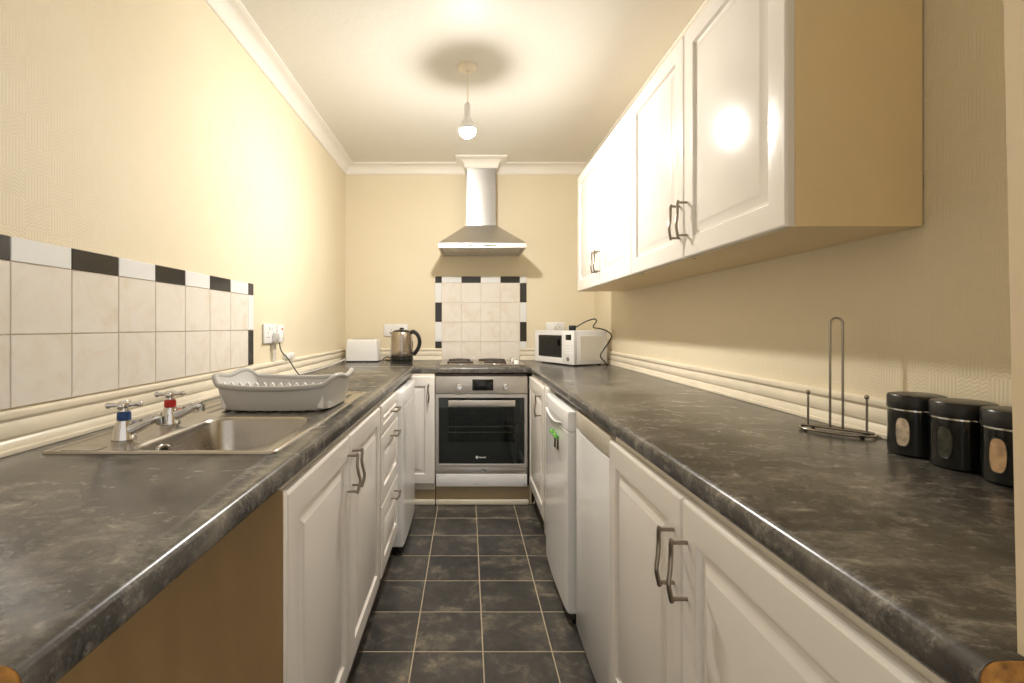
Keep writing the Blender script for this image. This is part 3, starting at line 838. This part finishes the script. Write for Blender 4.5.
# ---- taps
def tap(label, x, y, band):
    root = thing('pillar_tap', label, 'tap', (x, y, WT + zs_ + 0.0006), 0, 'pillar taps on the sink')
    body = lathe('body', [(0.0, 0.0), (0.0255, 0.0), (0.0255, 0.003), (0.0235, 0.006), (0.0220, 0.018), (0.0185, 0.030), (0.0155, 0.040), (0.0150, 0.044), (0.0, 0.044)], M['chrome'], root, 28)
    pts = catmull([(0.004, 0, 0.018), (0.024, 0.005, 0.026), (0.048, 0.010, 0.038), (0.068, 0.014, 0.046), (0.077, 0.016, 0.047)], 6)
    n = len(pts); rr = [0.0165 - 0.0065 * i / (n - 1) for i in range(n)]
    sp = tube('spout', pts, rr, M['chrome'], root, 16)
    tube('nozzle', [(0.0755, 0.0157, 0.050), (0.0770, 0.0160, 0.031)], 0.0098, M['chrome'], sp, 16)
    lathe('colour_band', [(0.0, 0.0442), (0.0130, 0.0442), (0.0148, 0.047), (0.0140, 0.062), (0.0118, 0.0645), (0.0, 0.0645)], M[band], root, 24)
    lathe('spindle', [(0.0, 0.0647), (0.0085, 0.0647), (0.0080, 0.072), (0.0115, 0.075), (0.0125, 0.082), (0.0100, 0.088), (0.0, 0.0895)], M['chrome'], root, 24)
    h = bmesh.new()
    for k in range(4):
        a = PI / 4 * 0.5 + PI / 2 * k; d = Vector((math.cos(a), math.sin(a), 0))
        c = Vector((0, 0, 0.080))
        add_tube(h, [c + d * 0.009, c + d * 0.016, c + d * 0.026, c + d * 0.030, c + d * 0.034, c + d * 0.037], [0.0060, 0.0048, 0.0054, 0.0080, 0.0078, 0.0035], 12)
    finish(h, 'cross_handle', M['chrome'], root, sharp=1.0)
    return root
tap('chrome cold tap with a blue band and cross head', -0.806, 1.150, 'blue')
tap('chrome hot tap with a red band and cross head', -0.810, 1.335, 'red')

# ================================================================== DISH RACK
root = thing('dish_rack', 'light grey plastic dish drainer rack standing on the sink drainer', 'dish rack', (-0.607, 1.655, WT + 0.0052))
hx, hy = 0.201, 0.164
NP = 128
def rack_loop(sx, sy, zf, n=4.5):
    pts = []
    for k in range(NP):
        a = 2 * PI * k / NP
        c, s = math.cos(a), math.sin(a)
        x = math.copysign(abs(c) ** (2 / n), c) * sx; y = math.copysign(abs(s) ** (2 / n), s) * sy
        y *= 1 + 0.05 * (1 - (x / sx) ** 2)
        pts.append((x, y, zf(x / sx, y / sy, a)))
    return pts
def rimz(u, v_, a):
    z = 0.083
    e = max(0, (abs(u) - 0.80) / 0.20)
    e = min(1, e); e = e * e * (3 - 2 * e)
    dip = 0.55 * math.exp(-(v_ / 0.35) ** 2)
    z += 0.024 * e * (1 - dip)
    z -= 0.012 * (1 - u * u) * (1 - e)
    return z
bm = bmesh.new()
loops = [rack_loop(hx * .84, hy * .82, lambda u, v_, a: 0.004), rack_loop(hx * .86, hy * .85, lambda u, v_, a: 0.001), rack_loop(hx * .885, hy * .875, lambda u, v_, a: 0.006), rack_loop(hx * .965, hy * .955, lambda u, v_, a: rimz(u, v_, a) - .012), rack_loop(hx * .97, hy * .96, rimz),
         rack_loop(hx * .955, hy * .945, rimz), rack_loop(hx * .95, hy * .94, lambda u, v_, a: rimz(u, v_, a) - .012), rack_loop(hx * .868, hy * .858, lambda u, v_, a: 0.010), rack_loop(hx * .84, hy * .82, lambda u, v_, a: 0.007)]
loft(bm, loops, True, True)
finish(bm, 'tray', M['grey_plastic'], root, sharp=1.0)
bm = bmesh.new(); lp = rack_loop(hx * .985, hy * .975, lambda u, v_, a: rimz(u, v_, a))
add_tube(bm, lp, 0.0085, 10, True); finish(bm, 'rim', M['rim_plastic'], root, sharp=1.2)
for s in (-1,):
    for k in range(13):
        x = -0.150 + 0.025 * k
        yb_ = s * (hy * .80)
        bm = bmesh.new()
        poly = [(-.008, 0.008), (.008, 0.008), (.008, 0.066), (.0055, 0.082), (0, 0.087), (-.0055, 0.082), (-.008, 0.066)]
        add_prism(bm, [(x + p[0], p[1]) for p in poly], yb_ - 0.004, yb_ + 0.004, 'Y')
        if s > 0: bmesh.ops.translate(bm, verts=bm.verts, vec=(0, -0.02, 0))
        finish(bm, 'plate_prong', M['white_plastic'], root)
for fx in (-.13, .13):
    for fy in (-.11, .11):
        lathe('foot', [(0.008, -0.0026), (0.009, 0.0), (0.009, 0.004)], M['grey_plastic'], root, 12, (fx, fy, 0))

# ================================================================== SOCKETS AND CABLES
def socket_plate(label, name, loc, rotz, w, gangs, h=0.086):
    root = thing(name, label, 'socket', loc, rotz)
    bm = bmesh.new(); add_box(bm, (-w / 2, -0.012, -h / 2), (w / 2, -0.0005, h / 2), 0.004, 2); finish(bm, 'plate', M['white_plastic'], root)
    for g in range(gangs):
        cx = (g - (gangs - 1) / 2) * 0.066
        bm = bmesh.new()
        for px, pz, pw, ph in ((0, 0.004, .004, .009), (-.011, -.017, .008, .004), (.011, -.017, .008, .004)):
            add_box(bm, (cx + px - pw / 2, -0.0126, pz - ph / 2), (cx + px + pw / 2, -0.0118, pz + ph / 2))
        finish(bm, 'pin_slots', M['black'], root)
        box('switch', (cx - 0.006 + (0.018 if g == 0 else -0.018), -0.0150, 0.016), (cx + 0.006 + (0.018 if g == 0 else -0.018), -0.0118, 0.034), M['white'], root, 0.001)
    return root
# left wall: local -y faces +X -> rot +90
socket_plate('white double socket with a plug on the left wall', 'double_socket', (XL + 0.0003, 2.362, 1.126), PI / 2, 0.150, 2, .092)
pg = thing('mains_plug', 'white plug pushed into the left wall socket', 'plug', (XL + 0.013, 2.402, 1.108), PI / 2)
box('plug_body', (-0.022, -0.036, -0.026), (0.022, 0.0, 0.022), M['white_plastic'], pg, 0.006)
cp_ = [(0.0, -0.025, -0.024), (0.004, -0.030, -0.06), (0.03, -0.035, -0.085), (0.06, -0.05, -0.115), (0.085, -0.075, -0.17), (0.10, -0.10, -0.2035), (0.14, -0.12, -0.2045)]
tube('cord', catmull(cp_, 8), 0.0032, M['cable'], pg, 8)
su = thing('fused_spur', 'small white switch unit with a red neon on the left wall', 'switch', (XL + 0.0003, 2.492, 1.126), PI / 2)
bm = bmesh.new(); add_box(bm, (-.043, -.012, -.043), (.043, -.0005, .043), .004); finish(bm, 'plate', M['white_plastic'], su)
lathe('neon_light', [(0, -.0155), (.004, -.0150), (.006, -.0118)], M['neon'], su, 14, (.012, 0, .022), 'Y')
box('rocker', (-.026, -.0165, -.030), (-.004, -.0118, .006), M['white'], su, .0015)
box('fuse_drawer', (.004, -.0150, -.030), (.030, -.0118, .006), M['grey_plastic'], su, .001)
cd = thing('cable_trunking', 'short white plastic trunking below the left wall socket', 'trunking', (XL + 0.0003, 2.405, 0.990), PI / 2)
prism('channel', [(-.016, -.0005), (-.016, -.012), (-.013, -.016), (.013, -.016), (.016, -.012), (.016, -.0005)], 0.0, 0.088, 'Z', M['carcass'], cd)
box('end_cap', (-.0165, -.0165, -.002), (.0165, -.0004, 0.0), M['white_plastic'], cd)
jb = thing('junction_box', 'little white junction box lying on the left trim', 'junction box', (XL + 0.0003, 2.60, 0.9885), PI / 2)
box('box_body', (-.06, -.0235, .0003), (.06, -.0005, .030), M['white_plastic'], jb, .003)
lathe('screw', [(0, -.0245), (.003, -.0245), (.003, -.0234)], M['pewter'], jb, 10, (0, 0, .015), 'Y')
wc = tag(tube('white_cable', catmull([(XL + .03, 2.66, WT + .0035), (XL + .05, 2.85, WT + .004), (XL + .07, 3.05, WT + .012), (XL + .045, 3.25, WT + .0035), (XL + .075, 3.42, WT + .020), (XL + .085, 3.50, WT + .030), (XL + .075, 3.53, WT + .004)], 8), 0.0032, M['white_plastic'], None, 8), 'white cable trailing along the left worktop toward the toaster', 'cable')

socket_plate('white double socket on the back wall behind the kettle', 'double_socket', (-0.563, YB - 0.0003, 1.130), 0, 0.185, 2, .096)
socket_plate('white double socket on the back wall above the microwave', 'double_socket', (0.690, YB - 0.0003, 1.150), 0, 0.146, 2)
wp = thing('mains_plug', 'white plug in the socket above the microwave', 'plug', (0.66, YB - 0.0135, 1.150))
box('plug_body', (-0.024, -0.034, -0.026), (0.022, 0.0, 0.022), M['white_plastic'], wp, 0.006)

# ================================================================== TOASTER
root = thing('toaster', 'plain white two-slot toaster in the left back corner', 'toaster', (-0.783, 3.690, WT))
tw, td_, th = 0.122, 0.075, 0.168
bm = bmesh.new()
def tl(kx, ky, z, r): return [(x, y, z) for x, y in rrect(-tw * kx, tw * kx, -td_ * ky, td_ * ky, r, 5)]
loft(bm, [tl(1, 1, .010, .018), tl(1, 1, .014, .018), tl(.985, .98, .08, .018), tl(.95, .93, th - .018, .018), tl(.935, .89, th - .006, .016), tl(.90, .82, th, .012)], True, True)
finish(bm, 'shell', M['white_plastic'], root, sharp=0.7)
bm = bmesh.new(); loft(bm, [tl(.97, .95, .0004, .015), tl(.97, .95, .0098, .015)], True, True); finish(bm, 'base', M['black'], root)
for sy in (-.028, .028): box('slot', (-.085, sy - .012, th - .001), (.085, sy + .012, th + .0006), M['black'], root)
# black flex between toaster and kettle
tag(tube('power_flex', catmull([(-.645, 3.715, WT + .006), (-.630, 3.735, WT + .026), (-.605, 3.760, WT + .030), (-.580, 3.755, WT + .012), (-.595, 3.725, WT + .006), (-.625, 3.750, WT + .010)], 8), .0042, M['black'], None, 8), 'black coiled flex on the worktop between toaster and kettle', 'cable')

# ================================================================== KETTLE
root = thing('electric_kettle', 'brushed steel electric kettle with black base and handle', 'kettle', (-0.474, 3.535, WT))
lathe('power_base', [(0, .0004), (.078, .0004), (.080, .004), (.078, .016), (.07, .020), (0, .020)], M['black'], root, 40)
lathe('foot_band', [(0, .0205), (.080, .0205), (.083, .024), (.0815, .052), (.079, .053), (0, .053)], M['black_gloss'], root, 40)
lathe('jug', [(0, .0535), (.0805, .0535), (.0825, .06), (.081, .10), (.0775, .16), (.0725, .205), (.0695, .222), (.067, .225), (0, .225)], M['kettle_steel'], root, 48)
ld = lathe('lid', [(0, .2255), (.066, .2255), (.066, .229), (.055, .236), (.03, .242), (.0, .243)], M['black_gloss'], root, 40)
lathe('lid_knob', [(0, .2435), (.012, .2435), (.0165, .247), (.0165, .251), (.012, .255), (0, .256)], M['black'], ld, 24)
bm = bmesh.new()
hp = catmull([(.066, -.012, .222), (.090, -.014, .225), (.118, -.018, .200), (.130, -.020, .160), (.124, -.018, .118), (.104, -.015, .082), (.084, -.012, .062)], 8)
add_tube(bm, hp, 0.0125, 12, False, (0.75, 1.15)); finish(bm, 'handle', M['black'], root, sharp=1.0)
bm = bmesh.new(); loft(bm, [[(-.062, -.02, .190), (-.062, .02, .190), (-.064, .02, .224), (-.064, -.02, .224)], [(-.078, -.004, .206), (-.078, .004, .206), (-.092, .007, .224), (-.092, -.007, .224)]], True, True); finish(bm, 'spout', M['steel_v'], root)
box('water_gauge', (.0795, -.004, .085), (.0815, .004, .16), M['black_gloss'], root, .0006)

# ================================================================== MICROWAVE
A_ = math.atan2(-0.42, 0.20)
MW, MD, MH = 0.462, 0.285, 0.236
root = thing('microwave_oven', 'white microwave oven standing askew in the right back corner', 'microwave', (0.500, 3.640, WT), A_)
# local: x along the front (left to right as seen), y into the body
fz = 0.010
bm = bmesh.new(); add_box(bm, (0.002, 0.022, fz), (MW - 0.002, MD, MH), 0.006); finish(bm, 'body', M['white'], root)
bm = bmesh.new(); add_box(bm, (MW - 0.0025, 0.055, 0.035), (MW - 0.0005, MD - 0.035, MH - 0.035), 0.0009, 1); finish(bm, 'side_panel', M['carcass'], root)
sp_ = MW * 0.735
bm = bmesh.new()
def mr(d, y, x0=0.0, x1=sp_): return [(x0 + d, y, fz + d), (x1 - d, y, fz + d), (x1 - d, y, MH - d), (x0 + d, y, MH - d)]
wx0, wx1, wz0, wz1 = 0.045, sp_ - 0.010, 0.050, MH - 0.034
win = lambda y, g=0: [(wx0 - g, y, wz0 - g), (wx1 + g, y, wz0 - g), (wx1 + g, y, wz1 + g), (wx0 - g, y, wz1 + g)]
loft(bm, [mr(0, 0.0215), mr(0, 0.004), mr(0.003, 0.0), win(0.0, 0.003), win(0.004)])
d_ = finish(bm, 'door', M['white'], root, sharp=0.5)
bm = bmesh.new(); loft(bm, [win(0.0035), [(x + (0.012 if x < 0.1 else -0.012), 0.0042, z + (0.012 if z < 0.1 else -0.012)) for x, y, z in win(0)], win(0.006)], False, False)
finish(bm, 'window_border', M['black_gloss'], d_)
box('window_glass', (wx0 + .004, 0.0045, wz0 + .004), (wx1 - .004, 0.0060, wz1 - .004), M['tint_glass'], d_)
bm = bmesh.new()
vs = [bm.verts.new(p) for p in ((wx0, .0225, wz0), (wx1, .0225, wz0), (wx1, .0225, wz1), (wx0, .0225, wz1))]
M['mw_inner'] = tinted('microwave_cavity', (0.34, 0.27, 0.18), 0.35, var=0.3, scale=14)
bm.free(); box('cavity_back', (wx0, 0.0105, wz0), (wx1, 0.0205, wz1), M['mw_inner'], d_)
bm = bmesh.new(); add_box(bm, (sp_ + 0.0015, 0.0, fz), (MW, 0.0215, MH), 0.003); cp2 = finish(bm, 'control_panel', M['white'], root)
box('display', (sp_ + 0.036, -0.0012, MH - 0.062), (MW - 0.026, 0.0006, MH - 0.026), M['black_gloss'], cp2, .0004)
for r in range(4):
    for c in range(3):
        x = sp_ + 0.034 + c * 0.022
        box('button', (x, -0.0014, 0.138 - r * 0.019), (x + 0.017, 0.0004, 0.150 - r * 0.019), M['white_plastic'], cp2, .0004, 1)
lathe('door_button', [(0, -.005), (.013, -.005), (.015, -.002), (.015, .0005)], M['chrome'], cp2, 20, (sp_ + 0.062, 0, 0.046), 'Y')
for x in (0.04, MW - 0.04):
    for y in (0.05, MD - 0.04): lathe('foot', [(0, .0003), (.012, .0003), (.013, fz + .001)], M['black'], root, 12, (x, y, 0))
# black lead with its plug lying on top
pl = thing('mains_plug', 'black plug lying on top of the microwave', 'plug', (0.742, 3.462, WT + MH), A_ + 0.9)
box('plug_body', (-0.026, -0.020, 0.0004), (0.024, 0.020, 0.036), M['black'], pl, 0.006)
for px, py, pz in ((-.026, 0, .026), (-.026, -.011, .010), (-.026, .011, .010)): box('pin', (px - .014, py - .003, pz - .002), (px + .0005, py + .003, pz + .002), M['chrome'], pl)
lead_pts = [(0.7481, 3.458, 1.1489), (0.778, 3.45, 1.163), (0.8319, 3.44, 1.1946), (0.8855, 3.43, 1.212), (0.9004, 3.42, 1.1979), (0.8748, 3.41, 1.156), (0.9153, 3.385, 1.145), (0.9495, 3.335, 1.129), (0.9654, 3.285, 1.0993), (0.9462, 3.265, 1.0631), (0.904, 3.245, 1.0107), (0.8794, 3.24, 0.9646), (0.9087, 3.25, 0.9275), (0.9343, 3.27, 0.9014)]
tag(tube('power_lead', catmull(lead_pts, 8), 0.0045, M['black'], None, 8), 'black power lead looping over the side of the microwave', 'cable')

# ================================================================== FRIDGE MAGNETS
def magnet(label, x, z, s):
    root = thing('fridge_magnet', label, 'magnet', (0.379 + frontR(2.435 - x) - 0.0005, x, z), -PI / 2, 'palm magnets on the fridge door')
    bm = bmesh.new()
    for k in range(7):
        a = PI * (0.02 + 0.16 * k); L = 0.022 * s
        tip = Vector((math.cos(a) * L, -0.012, math.sin(a) * L * 0.8)); mid = tip * 0.55 + Vector((0, -0.010, 0.005))
        add_tube(bm, [(0, -0.003, 0), mid, tip], [0.005 * s, 0.0065 * s, 0.002], 8, False, (1, 0.6))
    add_lathe(bm, [(0, -.006), (.009 * s, -.005), (.010 * s, -.0002)], 14, (0, 0, 0), 'Y')
    finish(bm, 'leaves', M['green'], root, sharp=1.0)
    tube('stem', [(0, -.003, -.004), (.002, -.003, -.022 * s), (0.0, -.003, -.044 * s)], [.0035, .003, .004], M['plinth_dark'], root, 8)
magnet('green palm magnet on the fridge door, the upper larger one', 2.110, 0.700, 1.30)
magnet('green palm magnet on the fridge door, the smaller one nearer the camera', 2.050, 0.697, 1.15)

# ================================================================== PAPER TOWEL HOLDER
ax, ay = 0.920, 1.222
root = thing('paper_towel_holder', 'empty wire paper towel holder on the right worktop', 'towel holder', (ax, ay, WT), math.radians(-50))
rw = 0.0032
base = [(0.076 * math.copysign(abs(math.cos(a)) ** .8, math.cos(a)), 0.044 * math.copysign(abs(math.sin(a)) ** .8, math.sin(a)), rw + .0035) for a in [2 * PI * k / 48 for k in range(48)]]
bm = bmesh.new(); add_tube(bm, base, rw, 8, True); finish(bm, 'base_ring', M['wire'], root, sharp=1.2)
tube('cross_bar', [(-.075, 0, rw + .0075), (.075, 0, rw + .0075)], rw, M['wire'], root, 8)
lp = [(-.013, 0, .010), (-.013, 0, .15), (-.013, 0, .275)] + [(-.013 * math.cos(a), 0, .275 + .013 * math.sin(a)) for a in [PI * k / 10 for k in range(1, 10)]] + [(.013, 0, .275), (.013, 0, .15), (.013, 0, .010)]
tube('centre_loop', lp, .0028, M['wire'], root, 8)
for s in (-1, 1):
    p = tube('side_post', [(s * .060, 0, .010), (s * .060, 0, .092)], .0026, M['wire'], root, 8)
    lathe('ball_tip', [(0, .090), (.0045, .0925), (.0055, .0965), (.0045, .1005), (0, .103)], M['wire'], p, 14, (s * .060, 0, 0))
for k in range(4):
    a = PI / 4 + PI / 2 * k
    lathe('foot', [(.0045, .0002), (.0045, .0035)], M['black'], root, 10, (.076 * math.copysign(abs(math.cos(a)) ** .8, math.cos(a)), .044 * math.copysign(abs(math.sin(a)) ** .8, math.sin(a)), 0))

# ================================================================== CANISTERS
def canister(label, x, y, food, ang, r=0.0465):
    root = thing('storage_canister', label, 'canister', (x, y, WT), ang, 'black canisters in a row')
    body = lathe('body', [(0, .0004), (r - .003, .0004), (r, .004), (r, .093), (0, .093)], M['black_gloss'], root, 48)
    lathe('chrome_band', [(r - .004, .0932), (r + .0004, .0932), (r + .0004, .0962), (r - .004, .0962)], M['chrome'], root, 48)
    lathe('lid', [(0, .0965), (r + .0008, .0965), (r + .0012, .099), (r + .0012, .121), (r - .001, .1245), (r - .008, .126), (0, .126)], M['black'], root, 48)
    # oval window following the wall, facing local -y
    hw_, hh_, zc_ = 0.0128, 0.029, 0.050
    ring_o, ring_i, rim_pts = [], [], []
    bm = bmesh.new(); cen = bm.verts.new((0, -(r + .0006), zc_)); vs = []
    for k in range(36):
        a = 2 * PI * k / 36; n_ = 3.2
        u = math.copysign(abs(math.cos(a)) ** (2 / n_), math.cos(a)) * hw_; zz = math.copysign(abs(math.sin(a)) ** (2 / 2.4), math.sin(a)) * hh_
        th_ = u / r
        vs.append(bm.verts.new((math.sin(th_) * (r + .0006), -math.cos(th_) * (r + .0006), zc_ + zz)))
        rim_pts.append((math.sin(th_) * (r + .0006), -math.cos(th_) * (r + .0006), zc_ + zz))
    for k in range(36): bm.faces.new((cen, vs[k], vs[(k + 1) % 36]))
    wn = finish(bm, 'window', M[food], root)
    bm = bmesh.new(); add_tube(bm, rim_pts, .0008, 6, True); finish(bm, 'window_rim', M['black'], wn)
    return root
canister('black storage canister with pale contents, farthest of the row', 0.936, 1.022, 'food_pale', -1.22)
canister('black storage canister with dark contents, middle of the row', 0.936, 0.926, 'food_dark', -1.36)
canister('black storage canister with orange contents, nearest the door frame', 0.936, 0.830, 'food_orange', -1.42)

# ================================================================== PENDANT LIGHT
LX, LY = 0.0, 2.385
root = thing('pendant_light', 'bare bulb pendant light hanging from the ceiling', 'light', (LX, LY, ZT))
lathe('ceiling_rose', [(0, -.0003), (.048, -.0003), (.048, -.006), (.043, -.015), (.026, -.021), (.010, -.023), (.008, -.028), (0, -.028)], M['trim'], root, 36)
tube('flex', [(0, 0, -.026), (0.0015, 0, -.10), (0, 0, -.182)], .0030, M['trim'], root, 8)
hd = lathe('lamp_holder', [(0, -.178), (.008, -.178), (.014, -.185), (.015, -.203), (.0165, -.205), (.0165, -.213), (.015, -.215), (.015, -.245), (0, -.245)], M['white_plastic'], root, 24)
R_, A0 = .040, math.radians(6)
bl = lathe('bulb', [(.012, -.2455), (.014, -.254), (.022, -.264), (.033, -.281), (R_ + .001, -.300), (R_ + .0012, -.312), (R_ * math.cos(A0) + .0008, -.3085 - R_ * math.sin(A0)), (0, -.3085 - R_ * math.sin(A0))], M['white_plastic'], root, 32)
lathe('diffuser', [(0, -.3090 - R_ * math.sin(A0))] + [(R_ * math.cos(a), -.3090 - R_ * math.sin(a)) for a in [A0 + (PI / 2 - A0) * k / 9 for k in range(10)]], M['bulb'], bl, 28)
